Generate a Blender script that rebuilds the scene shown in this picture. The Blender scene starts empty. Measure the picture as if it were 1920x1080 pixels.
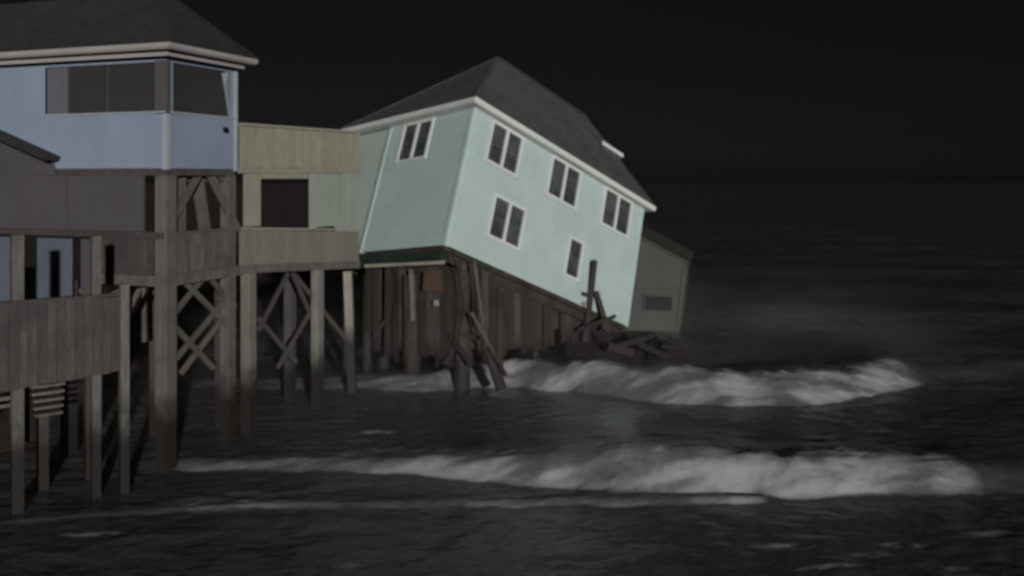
import bpy, math, random
import numpy as np
from mathutils import Vector, Matrix

random.seed(7)
scene = bpy.context.scene
COL = scene.collection

# ------------------------------------------------------------------ camera
CAM_Z = 6.5
cam_d = bpy.data.cameras.new("camera")
cam = bpy.data.objects.new("camera", cam_d)
COL.objects.link(cam)
cam.location = (0, 0, CAM_Z)
cam.rotation_euler = (math.pi / 2, 0, 0)
cam_d.sensor_width = 36.0
cam_d.lens = 31.875
cam_d.shift_y = -0.109
cam_d.clip_end = 3000
# hand-held phone that never quite focused in the dark
cam_d.dof.use_dof = True
cam_d.dof.focus_distance = 6.0
cam_d.dof.aperture_fstop = 1.25
scene.camera = cam

# ------------------------------------------------------------------ night sky and the one low light
SUN_EL, SUN_AZ = math.radians(9), math.radians(17)     # behind the camera, a little to the right
SUN_STRENGTH = 2.75
SKY_STRENGTH = 0.00105
world = bpy.data.worlds.new("World")
scene.world = world
world.use_nodes = True
wn = world.node_tree
wn.nodes.clear()
w_out = wn.nodes.new("ShaderNodeOutputWorld")
w_bg = wn.nodes.new("ShaderNodeBackground")
w_sky = wn.nodes.new("ShaderNodeTexSky")
w_sky.sky_type = 'NISHITA'
w_sky.sun_disc = False
w_sky.sun_elevation = SUN_EL
w_sky.air_density = 0.8
w_sky.dust_density = 0.52
w_sky.ozone_density = 0.0
w_sky.sun_rotation = math.pi - SUN_AZ
w_hs = wn.nodes.new("ShaderNodeHueSaturation")
w_hs.inputs["Saturation"].default_value = 0.10
wn.links.new(w_sky.outputs[0], w_hs.inputs["Color"])
wn.links.new(w_hs.outputs[0], w_bg.inputs["Color"])
w_bg.inputs["Strength"].default_value = SKY_STRENGTH
wn.links.new(w_bg.outputs[0], w_out.inputs["Surface"])

sun_d = bpy.data.lights.new("sun", 'SUN')
sun_d.energy = SUN_STRENGTH
sun_d.angle = math.radians(1.5)
sun_d.color = (1.0, 0.985, 0.965)
sun = bpy.data.objects.new("sun", sun_d)
COL.objects.link(sun)
to_sun = Vector((math.cos(SUN_EL) * math.sin(SUN_AZ), -math.cos(SUN_EL) * math.cos(SUN_AZ), math.sin(SUN_EL)))
sun.rotation_euler = (-to_sun).to_track_quat('-Z', 'Y').to_euler()
sun.location = (4, -20, 14)

scene.view_settings.view_transform = 'Standard'
scene.view_settings.look = 'None'
scene.view_settings.gamma = 1
scene.view_settings.use_curve_mapping = False
scene.view_settings.exposure = 0.0


# ------------------------------------------------------------------ helpers
def at(u, v, y):
    """point at depth y seen at pixel (u, v) of the 1920 x 1080 photograph"""
    return Vector(((u - 960) / 1700 * y, y, CAM_Z + (330 - v) / 1700 * y))


def tag(o, label=None, cat=None, group=None, kind=None):
    if label: o["label"] = label
    if cat: o["category"] = cat
    if group: o["group"] = group
    if kind: o["kind"] = kind
    return o


def empty(name, M, label, cat, group=None):
    o = bpy.data.objects.new(name, None)
    o.empty_display_size = 0.3
    COL.objects.link(o)
    o.matrix_world = M
    WM[o.name] = M.copy()
    return tag(o, label, cat, group)


WM = {}


def wm(o):
    return WM[o.name]


class MB:
    """collects faces given in a frame M (world by default)"""
    def __init__(s, M=None):
        s.v, s.f = [], []
        s.M = M

    def pts(s, ps):
        n = len(s.v)
        for p in ps:
            p = Vector(p)
            s.v.append(s.M @ p if s.M else p)
        return n

    def poly(s, ps):
        n = s.pts(ps)
        s.f.append(tuple(range(n, n + len(ps))))

    def hexa(s, p):       # 4 bottom, 4 top (same winding)
        n = s.pts(p)
        for q in ((3, 2, 1, 0), (4, 5, 6, 7), (0, 1, 5, 4), (1, 2, 6, 5), (2, 3, 7, 6), (3, 0, 4, 7)):
            s.f.append(tuple(n + i for i in q))

    def box(s, a, b):
        (x0, y0, z0), (x1, y1, z1) = a, b
        x0, x1 = min(x0, x1), max(x0, x1); y0, y1 = min(y0, y1), max(y0, y1); z0, z1 = min(z0, z1), max(z0, z1)
        s.hexa([(x0, y0, z0), (x1, y0, z0), (x1, y1, z0), (x0, y1, z0), (x0, y0, z1), (x1, y0, z1), (x1, y1, z1), (x0, y1, z1)])

    def prism(s, ps, d):  # polygon ps extruded by vector d
        d = Vector(d); n = len(ps)
        k = s.pts(ps); s.pts([Vector(p) + d for p in ps])
        s.f.append(tuple(k + i for i in range(n))[::-1])
        s.f.append(tuple(k + n + i for i in range(n)))
        for i in range(n):
            j = (i + 1) % n
            s.f.append((k + i, k + j, k + n + j, k + n + i))

    def tube(s, a, b, r0, r1, n=10, jag=0.0, rnd=None):
        a, b = Vector(a), Vector(b)
        ax = (b - a).normalized()
        e1 = ax.cross(Vector((0.3, 1, 0.1))).normalized(); e2 = ax.cross(e1)
        A, B = [], []
        for i in range(n):
            t = 2 * math.pi * i / n
            d = e1 * math.cos(t) + e2 * math.sin(t)
            A.append(a + d * r0)
            B.append(b + d * r1 + ax * (rnd.uniform(-jag, jag) if rnd else 0))
        k = s.pts(A); s.pts(B)
        for i in range(n):
            j = (i + 1) % n
            s.f.append((k + i, k + j, k + n + j, k + n + i))
        s.f.append(tuple(k + i for i in range(n))[::-1]); s.f.append(tuple(k + n + i for i in range(n)))

    def build(s, name, mat, parent=None, recalc=True):
        me = bpy.data.meshes.new(name)
        inv = wm(parent).inverted() if parent is not None else None
        me.from_pydata([(inv @ v if inv else v)[:] for v in s.v], [], s.f)
        if recalc:
            import bmesh
            bm = bmesh.new(); bm.from_mesh(me)
            bmesh.ops.recalc_face_normals(bm, faces=bm.faces)
            bm.to_mesh(me); bm.free()
        me.materials.append(mat)
        o = bpy.data.objects.new(name, me)
        COL.objects.link(o)
        WM[o.name] = wm(parent).copy() if parent is not None else Matrix()
        if parent is not None:
            o.parent = parent
        return o


UNIT = {}


def unit_box(mat):
    """one shared 1 x 1 x 1 board mesh for each material; long axis is Z"""
    if mat.name not in UNIT:
        m = MB(); m.box((-.5, -.5, -.5), (.5, .5, .5))
        me = bpy.data.meshes.new("board_" + mat.name)
        me.from_pydata([v[:] for v in m.v], [], m.f)
        me.materials.append(mat)
        UNIT[mat.name] = me
    return UNIT[mat.name]


def stick(name, a, b, w, d, mat, parent=None, facing=(0, -1, 0)):
    """straight board or post from a to b: w wide, d deep along facing"""
    a, b = Vector(a), Vector(b)
    L = (b - a).length
    z = (b - a) / L
    y = Vector(facing); y = (y - z * y.dot(z)).normalized()
    x = y.cross(z)
    M = Matrix(((x.x * w, y.x * d, z.x * L, (a.x + b.x) / 2), (x.y * w, y.y * d, z.y * L, (a.y + b.y) / 2),
                (x.z * w, y.z * d, z.z * L, (a.z + b.z) / 2), (0, 0, 0, 1)))
    o = bpy.data.objects.new(name, unit_box(mat))
    COL.objects.link(o)
    WM[o.name] = M.copy()
    if parent is not None:
        o.parent = parent
        o.matrix_basis = wm(parent).inverted() @ M
    else:
        o.matrix_basis = M
    return o


def lap_wall(M, w, h, holes, course=0.19, lip=0.009):
    """lapped siding in frame M (x along the wall, z up, -y outward) with real openings (x0, x1, z0, z1)"""
    m = MB(M)
    zs = {0.0, h}
    k = 1
    while k * course < h - 1e-3:
        zs.add(k * course); k += 1
    for hh in holes: zs |= {hh[2], hh[3]}
    zs = sorted(zs)

    def off(z, top):
        f = (z / course) % 1.0
        if top and f < 1e-4: f = 1.0
        if not top and f > 1 - 1e-4: f = 0.0
        return -lip * (1 - f)
    for z0, z1 in zip(zs[:-1], zs[1:]):
        if z1 - z0 < 1e-4: continue
        xs = {0.0, w}
        for hh in holes:
            if hh[2] < z1 - 1e-4 and hh[3] > z0 + 1e-4: xs |= {hh[0], hh[1]}
        xs = sorted(xs)
        for x0, x1 in zip(xs[:-1], xs[1:]):
            c = (x0 + x1) / 2; zc = (z0 + z1) / 2
            if any(hh[0] < c < hh[1] and hh[2] < zc < hh[3] for hh in holes): continue
            y0, y1 = off(z0, False), off(z1, True)
            m.poly([(x0, y0, z0), (x1, y0, z0), (x1, y1, z1), (x0, y1, z1)])
            if y0 < -lip * .9: m.poly([(x0, 0, z0), (x1, 0, z0), (x1, y0, z0), (x0, y0, z0)])
    return m


# ------------------------------------------------------------------ materials
def new_mat(name):
    m = bpy.data.materials.new(name); m.use_nodes = True
    nt = m.node_tree
    return m, nt, nt.nodes["Principled BSDF"]


def N(nt, t, **kw):
    n = nt.nodes.new(t)
    for k, v in kw.items():
        if k in n.inputs: n.inputs[k].default_value = v
        else: setattr(n, k, v)
    return n


def mixc(nt, fac, a, b, mode='MIX'):
    n = nt.nodes.new("ShaderNodeMix"); n.data_type = 'RGBA'; n.blend_type = mode
    for i, x in ((0, fac), (6, a), (7, b)):
        if hasattr(x, "is_linked"): nt.links.new(x, n.inputs[i])
        elif i == 0: n.inputs[0].default_value = x
        else: n.inputs[i].default_value = (*x, 1)
    return n.outputs[2]


def ramp(nt, src, a, b):
    r = nt.nodes.new("ShaderNodeMapRange"); r.clamp = True
    r.interpolation_type = 'SMOOTHSTEP'
    r.inputs[1].default_value = a; r.inputs[2].default_value = b
    nt.links.new(src, r.inputs[0])
    return r.outputs[0]


def paint_mat(name, col, dirt=(0.12, 0.11, 0.09), amount=0.35, rough=0.6, bump=0.15):
    m, nt, p = new_mat(name)
    g = N(nt, "ShaderNodeNewGeometry")
    n1 = N(nt, "ShaderNodeTexNoise", Scale=0.7, Detail=5.0, Roughness=0.65)
    mp = N(nt, "ShaderNodeMapping"); mp.inputs["Scale"].default_value = (2.2, 2.2, 0.35)
    nt.links.new(g.outputs["Position"], n1.inputs["Vector"])
    nt.links.new(g.outputs["Position"], mp.inputs["Vector"])
    n2 = N(nt, "ShaderNodeTexNoise", Scale=1.6, Detail=6.0, Roughness=0.7)
    nt.links.new(mp.outputs[0], n2.inputs["Vector"])
    n3 = N(nt, "ShaderNodeTexNoise", Scale=28.0, Detail=3.0)
    nt.links.new(g.outputs["Position"], n3.inputs["Vector"])
    base = mixc(nt, ramp(nt, n1.outputs[0], 0.35, 0.7), tuple(c * 0.94 for c in col), tuple(min(1, c * 1.04) for c in col))
    k = N(nt, "ShaderNodeMath", operation='MULTIPLY')
    nt.links.new(ramp(nt, n2.outputs[0], 0.5, 0.8), k.inputs[0]); k.inputs[1].default_value = amount
    nt.links.new(mixc(nt, k.outputs[0], base, dirt), p.inputs["Base Color"])
    p.inputs["Roughness"].default_value = rough
    p.inputs["Specular IOR Level"].default_value = 0.15
    b = N(nt, "ShaderNodeBump", Strength=bump, Distance=0.01)
    nt.links.new(n3.outputs[0], b.inputs["Height"]); nt.links.new(b.outputs[0], p.inputs["Normal"])
    return m


def wood_mat(name, col, wet=(0.022, 0.018, 0.016), dark_z=1.5, spread=0.5, rough=0.85, con=1.0):
    """weathered timber; the colour turns darker and smoother below a ragged line at a set height"""
    m, nt, p = new_mat(name)
    g = N(nt, "ShaderNodeNewGeometry"); tc = N(nt, "ShaderNodeTexCoord"); oi = N(nt, "ShaderNodeObjectInfo")
    mp = N(nt, "ShaderNodeMapping"); mp.inputs["Scale"].default_value = (9, 9, 2.0)
    nt.links.new(tc.outputs["Object"], mp.inputs["Vector"])
    off = N(nt, "ShaderNodeVectorMath", operation='ADD')
    nt.links.new(mp.outputs[0], off.inputs[0])
    sc = N(nt, "ShaderNodeVectorMath", operation='SCALE'); sc.inputs["Scale"].default_value = 40
    cmb = N(nt, "ShaderNodeCombineXYZ")
    for i in range(3): nt.links.new(oi.outputs["Random"], cmb.inputs[i])
    nt.links.new(cmb.outputs[0], sc.inputs[0]); nt.links.new(sc.outputs[0], off.inputs[1])
    n1 = N(nt, "ShaderNodeTexNoise", Scale=1.0, Detail=6.0, Roughness=0.65)
    nt.links.new(off.outputs[0], n1.inputs["Vector"])
    n2 = N(nt, "ShaderNodeTexNoise", Scale=1.4, Detail=4.0)
    nt.links.new(g.outputs["Position"], n2.inputs["Vector"])
    n3 = N(nt, "ShaderNodeTexNoise", Scale=3.0, Detail=5.0, Roughness=0.7)
    nt.links.new(g.outputs["Position"], n3.inputs["Vector"])
    c1 = mixc(nt, ramp(nt, n1.outputs[0], 0.3, 0.7), tuple(c * (1 - .4 * con) for c in col), tuple(c * (1 + .25 * con) for c in col))
    rv = N(nt, "ShaderNodeMapRange"); rv.inputs[3].default_value = 1 - .28 * con; rv.inputs[4].default_value = 1 + .15 * con
    nt.links.new(oi.outputs["Random"], rv.inputs[0])
    cr = N(nt, "ShaderNodeCombineColor")
    for i in range(3): nt.links.new(rv.outputs[0], cr.inputs[i])
    c2 = mixc(nt, 1.0, c1, cr.outputs[0], 'MULTIPLY')
    c3 = mixc(nt, ramp(nt, n2.outputs[0], 0.45, 0.75), c2, tuple(c * (1 - .5 * con) for c in col))
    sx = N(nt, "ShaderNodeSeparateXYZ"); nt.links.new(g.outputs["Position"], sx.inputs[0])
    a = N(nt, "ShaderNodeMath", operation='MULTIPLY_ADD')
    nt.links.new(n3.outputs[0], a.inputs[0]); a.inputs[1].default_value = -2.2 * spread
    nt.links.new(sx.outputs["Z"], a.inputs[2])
    f = ramp(nt, a.outputs[0], dark_z - 1.1 * spread + 1.0 * spread, dark_z - 1.1 * spread - 1.0 * spread)
    nt.links.new(mixc(nt, f, c3, wet), p.inputs["Base Color"])  # wet is the darker tone for the lower end
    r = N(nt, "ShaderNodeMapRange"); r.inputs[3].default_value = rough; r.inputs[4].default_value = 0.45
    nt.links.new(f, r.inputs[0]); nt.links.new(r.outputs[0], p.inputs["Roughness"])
    p.inputs["Specular IOR Level"].default_value = 0.2
    b = N(nt, "ShaderNodeBump", Strength=0.4, Distance=0.01)
    nt.links.new(n1.outputs[0], b.inputs["Height"]); nt.links.new(b.outputs[0], p.inputs["Normal"])
    return m


def shingle_mat(name, col):
    m, nt, p = new_mat(name)
    tc = N(nt, "ShaderNodeTexCoord")
    n1 = N(nt, "ShaderNodeTexNoise", Scale=0.8, Detail=5.0, Roughness=0.6)
    n2 = N(nt, "ShaderNodeTexNoise", Scale=60.0, Detail=2.0)
    w = N(nt, "ShaderNodeTexWave", Scale=1.1, Distortion=0.6, Detail=2.0); w.bands_direction = 'Z'; w.wave_profile = 'SAW'
    v = N(nt, "ShaderNodeTexVoronoi", Scale=4.5)
    for n in (n1, n2, w, v): nt.links.new(tc.outputs["Object"], n.inputs["Vector"])
    c = mixc(nt, ramp(nt, n1.outputs[0], 0.3, 0.7), tuple(x * 0.85 for x in col), tuple(x * 1.12 for x in col))
    c = mixc(nt, 0.35, c, v.outputs["Color"], 'SOFT_LIGHT')
    bw = N(nt, "ShaderNodeHueSaturation", Saturation=0.25); nt.links.new(c, bw.inputs["Color"])
    nt.links.new(bw.outputs[0], p.inputs["Base Color"])
    p.inputs["Roughness"].default_value = 0.9
    b = N(nt, "ShaderNodeBump", Strength=0.5, Distance=0.02)
    ad = N(nt, "ShaderNodeMath", operation='ADD'); nt.links.new(w.outputs[0], ad.inputs[0]); nt.links.new(n2.outputs[0], ad.inputs[1])
    nt.links.new(ad.outputs[0], b.inputs["Height"]); nt.links.new(b.outputs[0], p.inputs["Normal"])
    return m


def glass_mat():
    m, nt, p = new_mat("window_glass")
    tc = N(nt, "ShaderNodeTexCoord")
    n = N(nt, "ShaderNodeTexNoise", Scale=1.3, Detail=3.0); nt.links.new(tc.outputs["Object"], n.inputs["Vector"])
    c = mixc(nt, ramp(nt, n.outputs[0], 0.3, 0.7), (0.035, 0.042, 0.042), (0.085, 0.09, 0.088))
    nt.links.new(c, p.inputs["Base Color"]); p.inputs["Roughness"].default_value = 0.12
    return m


def screen_mat():
    m, nt, p = new_mat("insect_screen")
    tr = N(nt, "ShaderNodeBsdfTransparent"); mx = N(nt, "ShaderNodeMixShader"); mx.inputs[0].default_value = 0.62
    p.inputs["Base Color"].default_value = (0.046, 0.043, 0.041, 1); p.inputs["Roughness"].default_value = 0.7
    nt.links.new(tr.outputs[0], mx.inputs[1]); nt.links.new(p.outputs[0], mx.inputs[2])
    nt.links.new(mx.outputs[0], nt.nodes["Material Output"].inputs["Surface"])
    return m


M_TEAL = paint_mat("teal_siding_paint", (0.42, 0.51, 0.50), amount=0.12)
M_REAR = paint_mat("beige_green_siding_paint", (0.39, 0.455, 0.41), amount=0.15)
M_EDGE = paint_mat("light_teal_corner_paint", (0.43, 0.55, 0.53), amount=0.15)
M_TRIM = paint_mat("white_trim_paint", (0.60, 0.62, 0.59), amount=0.15)
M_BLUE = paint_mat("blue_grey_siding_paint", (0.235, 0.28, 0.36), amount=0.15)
M_BLUED = paint_mat("dark_blue_panel_paint", (0.105, 0.12, 0.15), amount=0.3)  # darker variant of the blue siding paint
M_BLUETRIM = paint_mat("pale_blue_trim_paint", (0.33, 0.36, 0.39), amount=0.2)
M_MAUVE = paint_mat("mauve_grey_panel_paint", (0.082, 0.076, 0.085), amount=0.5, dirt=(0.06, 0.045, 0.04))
M_INNER = paint_mat("porch_inner_paint", (0.16, 0.145, 0.13), amount=0.5)
M_SPOST = paint_mat("dark_grey_post_paint", (0.088, 0.083, 0.083), amount=0.3)
M_POST = wood_mat("pale_grey_post_wood", (0.185, 0.175, 0.152), dark_z=1.55, con=.6)
M_PALEPOST = wood_mat("bleached_post_wood", (0.26, 0.245, 0.20), dark_z=2.1, con=.5)
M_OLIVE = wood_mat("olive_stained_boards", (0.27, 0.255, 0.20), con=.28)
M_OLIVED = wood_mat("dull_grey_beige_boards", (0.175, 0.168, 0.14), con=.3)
M_GREENPANEL = paint_mat("grey_green_panel_paint", (0.27, 0.30, 0.26), amount=0.3)
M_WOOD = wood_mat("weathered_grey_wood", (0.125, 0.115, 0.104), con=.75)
M_HEAP = wood_mat("sodden_black_wood", (0.030, 0.027, 0.024), dark_z=0.5, con=.7)
M_WOODD = wood_mat("dark_brown_wood", (0.075, 0.065, 0.062), dark_z=1.2, con=.65)
M_SOAK = wood_mat("soaked_black_brown_wood", (0.046, 0.038, 0.032), dark_z=0.9, con=.8)
M_PALEWOOD = wood_mat("pale_broken_wood", (0.30, 0.28, 0.24), dark_z=0.6)
M_ROOF = shingle_mat("grey_asphalt_shingle", (0.060, 0.061, 0.065))
M_ROOFD = shingle_mat("dark_asphalt_shingle", (0.019, 0.018, 0.020))
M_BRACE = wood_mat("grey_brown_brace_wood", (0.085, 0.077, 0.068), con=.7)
M_GLASS = glass_mat()
M_SCREEN = screen_mat()
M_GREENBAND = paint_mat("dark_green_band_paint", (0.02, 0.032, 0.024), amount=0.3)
M_BLACK = paint_mat("blackened_metal", (0.008, 0.008, 0.008), amount=0.0)
M_FAR = paint_mat("far_house_paint", (0.062, 0.059, 0.051), amount=0.4)
M_RUST = paint_mat("rust_red_panel_paint", (0.058, 0.034, 0.024), amount=0.4)

# ------------------------------------------------------------------ value noise for the ground and sea
_rng = np.random.default_rng(3)
_T = _rng.random((256, 256))


def vnoise(x, y):
    xi = np.floor(x).astype(int); yi = np.floor(y).astype(int)
    fx = x - xi; fy = y - yi
    fx = fx * fx * (3 - 2 * fx); fy = fy * fy * (3 - 2 * fy)
    a = _T[xi % 256, yi % 256]; b = _T[(xi + 1) % 256, yi % 256]
    c = _T[xi % 256, (yi + 1) % 256]; d = _T[(xi + 1) % 256, (yi + 1) % 256]
    return (a * (1 - fx) + b * fx) * (1 - fy) + (c * (1 - fx) + d * fx) * fy


def fbm(x, y, o=5, g=0.5):
    s = 0; a = 1; t = 0
    for i in range(o):
        s = s + a * vnoise(x * 2 ** i + 17.3 * i, y * 2 ** i + 9.1 * i); t += a; a *= g
    return s / t


def sstep(a, b, x):
    t = np.clip((x - a) / (b - a), 0, 1)
    return t * t * (3 - 2 * t)


def axis(segs):
    out = [segs[0][0]]
    for a, b, n in segs:
        out += list(np.linspace(a, b, n + 1)[1:])
    return np.array(out)


def grid_mesh(name, xs, ys, z, mat, attr=None):
    nx, ny = len(xs), len(ys)
    X, Y = np.meshgrid(xs, ys, indexing='ij')
    co = np.stack([X, Y, z], -1).reshape(-1, 3).astype(np.float32)
    i, j = np.meshgrid(np.arange(nx - 1), np.arange(ny - 1), indexing='ij')
    a = (i * ny + j).ravel()
    f = np.stack([a, a + ny, a + ny + 1, a + 1], -1).astype(np.int32)
    me = bpy.data.meshes.new(name)
    me.vertices.add(len(co)); me.vertices.foreach_set("co", co.ravel())
    me.loops.add(f.size); me.loops.foreach_set("vertex_index", f.ravel())
    me.polygons.add(len(f)); me.polygons.foreach_set("loop_start", np.arange(0, f.size, 4, dtype=np.int32))
    me.polygons.foreach_set("use_smooth", np.ones(len(f), dtype=bool))
    me.update(calc_edges=True)
    if attr is not None:
        at_ = me.attributes.new("foam", 'FLOAT', 'POINT')
        at_.data.foreach_set("value", attr.reshape(-1).astype(np.float32))
    me.materials.append(mat)
    o = bpy.data.objects.new(name, me); COL.objects.link(o)
    return o


# ------------------------------------------------------------------ beach
def beach_z(x, y):
    z = -0.9 + 1.25 * sstep(-8.5, -14, x) + 2.6 * sstep(12.5, 2, y) + 1.2 * sstep(2, -12, y)
    return z + 0.10 * (fbm(x * .35, y * .35, 4) - .5)


bx = axis([(-400, -30, 20), (-30, 25, 140), (25, 400, 20)])
by = axis([(-60, 0, 30), (0, 35, 90), (35, 700, 40)])
BX, BY = np.meshgrid(bx, by, indexing='ij')
m, nt, p = new_mat("wet_sand")
g_ = N(nt, "ShaderNodeNewGeometry")
n_ = N(nt, "ShaderNodeTexNoise", Scale=1.2, Detail=8.0, Roughness=0.7); nt.links.new(g_.outputs["Position"], n_.inputs["Vector"])
nt.links.new(mixc(nt, ramp(nt, n_.outputs[0], 0.3, 0.7), (0.055, 0.046, 0.040), (0.085, 0.070, 0.060)), p.inputs["Base Color"])
p.inputs["Roughness"].default_value = 0.5
b_ = N(nt, "ShaderNodeBump", Strength=0.5, Distance=0.05); nt.links.new(n_.outputs[0], b_.inputs["Height"]); nt.links.new(b_.outputs[0], p.inputs["Normal"])
beach = grid_mesh("beach", bx, by, beach_z(BX, BY), m)
tag(beach, "dark wet sand beach under the surf", None, kind="structure")

# ------------------------------------------------------------------ sea with its breakers
sx_ = axis([(-400, -40, 30), (-40, -14, 60), (-14, 16, 430), (16, 40, 80), (40, 500, 40)])
sy_ = axis([(2, 13, 50), (13, 31, 330), (31, 45, 120), (45, 120, 110), (120, 900, 60)])
X, Y = np.meshgrid(sx_, sy_, indexing='ij')
Z = np.zeros_like(X); FO = np.zeros_like(X)
# swell and chop
Z += 0.10 * np.sin(Y * 0.55 + 0.12 * X + 2 * fbm(X * .05, Y * .05, 2)) * sstep(14, 30, Y)
Z += 0.10 * (fbm(X * .45, Y * .8, 4) - .5) * (1 + sstep(20, 35, Y))
Z += 0.05 * (fbm(X * 2.2 + 40, Y * 3.2, 3) - .5)
far = sstep(32, 60, Y) * (1 - .7 * sstep(100, 300, Y))
Z += far * 0.16 * (fbm(X * .12, Y * .28, 3) - .5)


def breaker(foot_xy, amp_xy, wf_xy, wb, foam_xy, lump, seed):
    """a broken wave: foot line, height, width of its white front, width of its back"""
    global Z, FO
    foot = np.interp(X, *zip(*foot_xy)); A = np.interp(X, *zip(*amp_xy)); wf = np.interp(X, *zip(*wf_xy)); E = np.interp(X, *zip(*foam_xy))
    foot = foot + 0.5 * (fbm(X * .7 + seed, X * 0 + seed, 3) - .5) * np.clip(A * 2.2, .15, 1)
    s = Y - foot
    hgt = A * (0.75 + 0.5 * fbm(X * .9 + seed * 3, Y * .2 + seed, 3))
    prof = np.where(s < wf, sstep(0, 1, s / wf) ** 0.7, np.exp(-((s - wf) / wb) ** 2))
    prof = np.where(s < 0, 0, prof)
    Z += hgt * prof
    tex = fbm(X * 1.6 + seed, Y * 2.2 + seed, 5, .6)
    fm = sstep(-.06, .06, s + .25 * (tex - .5)) * (1 - sstep(wf * .8, wf * 1.0 + 1.3, s + 1.6 * (tex - .5)))
    fm = fm * E * (0.38 + 0.75 * sstep(.3, .68, .55 * fbm(X * .55 + 2 * seed, Y * 3.2 - .6 * X + seed, 4) + .45 * fbm(X * .9 + 5 * seed, Y * .8 + seed, 3)))
    FO = np.maximum(FO, np.clip(fm, 0, 1))
    Z += lump * np.clip(fm, 0, 1) * (fbm(X * 1.5 + seed, Y * 1.9 + seed, 5, .48) - .45) * np.clip(A / .5, .1, 1.3)


# far bore by the tilted house
breaker([(-7, 27.6), (-2.6, 27.3), (0, 28.2), (2.3, 26.9), (4.5, 25.6), (8, 25.5), (10.5, 26.8), (12.8, 28.4), (20, 31)],
        [(-8, .12), (-4, .3), (0, .6), (3, .74), (8, .72), (12, .6), (14, .2), (18, .1)],
        [(-6, .8), (0, 1.2), (5, 1.7), (14, 1.4)], 3.0,
        [(-9, 0), (-6, .35), (-1, .6), (.5, .9), (11.5, .85), (12.6, .6), (13.3, 0)], .15, 4.2)
# near breaker
breaker([(-9, 20.3), (-7, 20.0), (-4.4, 20.0), (-2, 19.7), (0, 19.0), (3, 18.5), (5.5, 18.35), (10, 18.5), (13, 18.9)],
        [(-9, .03), (-7, .1), (-3, .17), (-1, .32), (1.5, .55), (3.2, .72), (5, .6), (8.5, .5), (9.8, .35), (12, .1)],
        [(-9, .5), (-3, .55), (0, .8), (3, 1.1), (10, 1.0)], 2.0,
        [(-9, 0), (-7, .5), (-3, .75), (0, .9), (9.1, .9), (9.55, .55), (9.9, 0)], .17, 11.7)
# thin wash line in front of it
breaker([(-12, 16.2), (-9, 17.1), (-6.5, 17.6), (-3, 17.75), (0, 17.75), (3, 17.9), (4.9, 18.05), (8, 18.2)],
        [(-12, .02), (-6, .05), (2, .09), (5, .07), (7, 0)],
        [(-12, .10), (-3, .18), (2, .3), (5, .2)], .5,
        [(-7.6, .0), (-6.2, .45), (-4, .65), (2, .8), (4.8, .95), (5.2, 0)], .04, 23.1)
# patches and streaks of foam left on the water
for (u, v, du, dv, k) in [(710, 817, 40, 4, .7), (905, 815, 30, 5, .35), (1132, 835, 26, 5, .6), (648, 1058, 34, 7, .55), (756, 1030, 15, 6, .5),
                          (1126, 1026, 20, 6, .8), (1230, 1022, 80, 4, .55), (1470, 1022, 70, 7, .5), (1630, 1040, 70, 8, .45), (1560, 1062, 80, 6, .5),
                          (1690, 1020, 60, 7, .4), (1700, 945, 60, 8, .3), (170, 1002, 70, 5, .55), (870, 1000, 200, 3, .2), (700, 905, 160, 5, .2),
                          (1850, 1000, 60, 8, .35), (1780, 1068, 60, 7, .4), (420, 925, 80, 5, .3)]:
    y0 = CAM_Z * 1700 / (v - 330); x0 = (u - 960) / 1700 * y0
    rx = du / 1700 * y0; ry = dv * y0 * y0 / (CAM_Z * 1700)
    d = ((X - x0) / rx) ** 2 + ((Y - y0 - .15 * (X - x0) * math.sin(u)) / ry) ** 2
    tex = fbm(X * 3 + u, Y * 5 + v, 4, .6)
    FO = np.maximum(FO, np.clip(1.5 * k * np.clip(1.2 - d, 0, 1) * sstep(.22, .55, tex), 0, 1))
# loose lace of foam drifting between the waves
lace = fbm(X * .5 + 3, Y * 1.3 + 8, 5, .6)
FO = np.maximum(FO, 0.22 * sstep(.60, .74, lace) * sstep(13, 15, Y) * (1 - sstep(30, 36, Y)) * sstep(-8, -3, X))
farlace = fbm(X * .18 + 31, Y * .5 + 18, 4, .6)
FO = np.maximum(FO, 0.10 * sstep(.6, .75, farlace) * sstep(33, 40, Y) * (1 - sstep(60, 110, Y)))

m, nt, p = new_mat("night_sea")
g_ = N(nt, "ShaderNodeNewGeometry"); at_ = N(nt, "ShaderNodeAttribute"); at_.attribute_name = "foam"
n1 = N(nt, "ShaderNodeTexNoise", Scale=5.5, Detail=7.0, Roughness=0.7)
n2 = N(nt, "ShaderNodeTexNoise", Scale=2.6, Detail=4.0, Roughness=0.6)
nt.links.new(g_.outputs["Position"], n1.inputs["Vector"]); nt.links.new(g_.outputs["Position"], n2.inputs["Vector"])
a1 = N(nt, "ShaderNodeMath", operation='MULTIPLY_ADD'); nt.links.new(n1.outputs[0], a1.inputs[0]); a1.inputs[1].default_value = 0.36
a2 = N(nt, "ShaderNodeMath", operation='SUBTRACT'); nt.links.new(at_.outputs["Fac"], a2.inputs[0]); a2.inputs[1].default_value = 0.18
nt.links.new(a2.outputs[0], a1.inputs[2])
ff = ramp(nt, a1.outputs[0], 0.08, 1.0)
nt.links.new(mixc(nt, ff, (0.062, 0.061, 0.063), (0.345, 0.345, 0.338)), p.inputs["Base Color"])
r = N(nt, "ShaderNodeMapRange"); r.inputs[3].default_value = 0.22; r.inputs[4].default_value = 0.9
nt.links.new(ff, r.inputs[0]); nt.links.new(r.outputs[0], p.inputs["Roughness"])
p.inputs["IOR"].default_value = 1.33
b = N(nt, "ShaderNodeBump", Strength=0.45, Distance=0.08); nt.links.new(n2.outputs[0], b.inputs["Height"])
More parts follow.
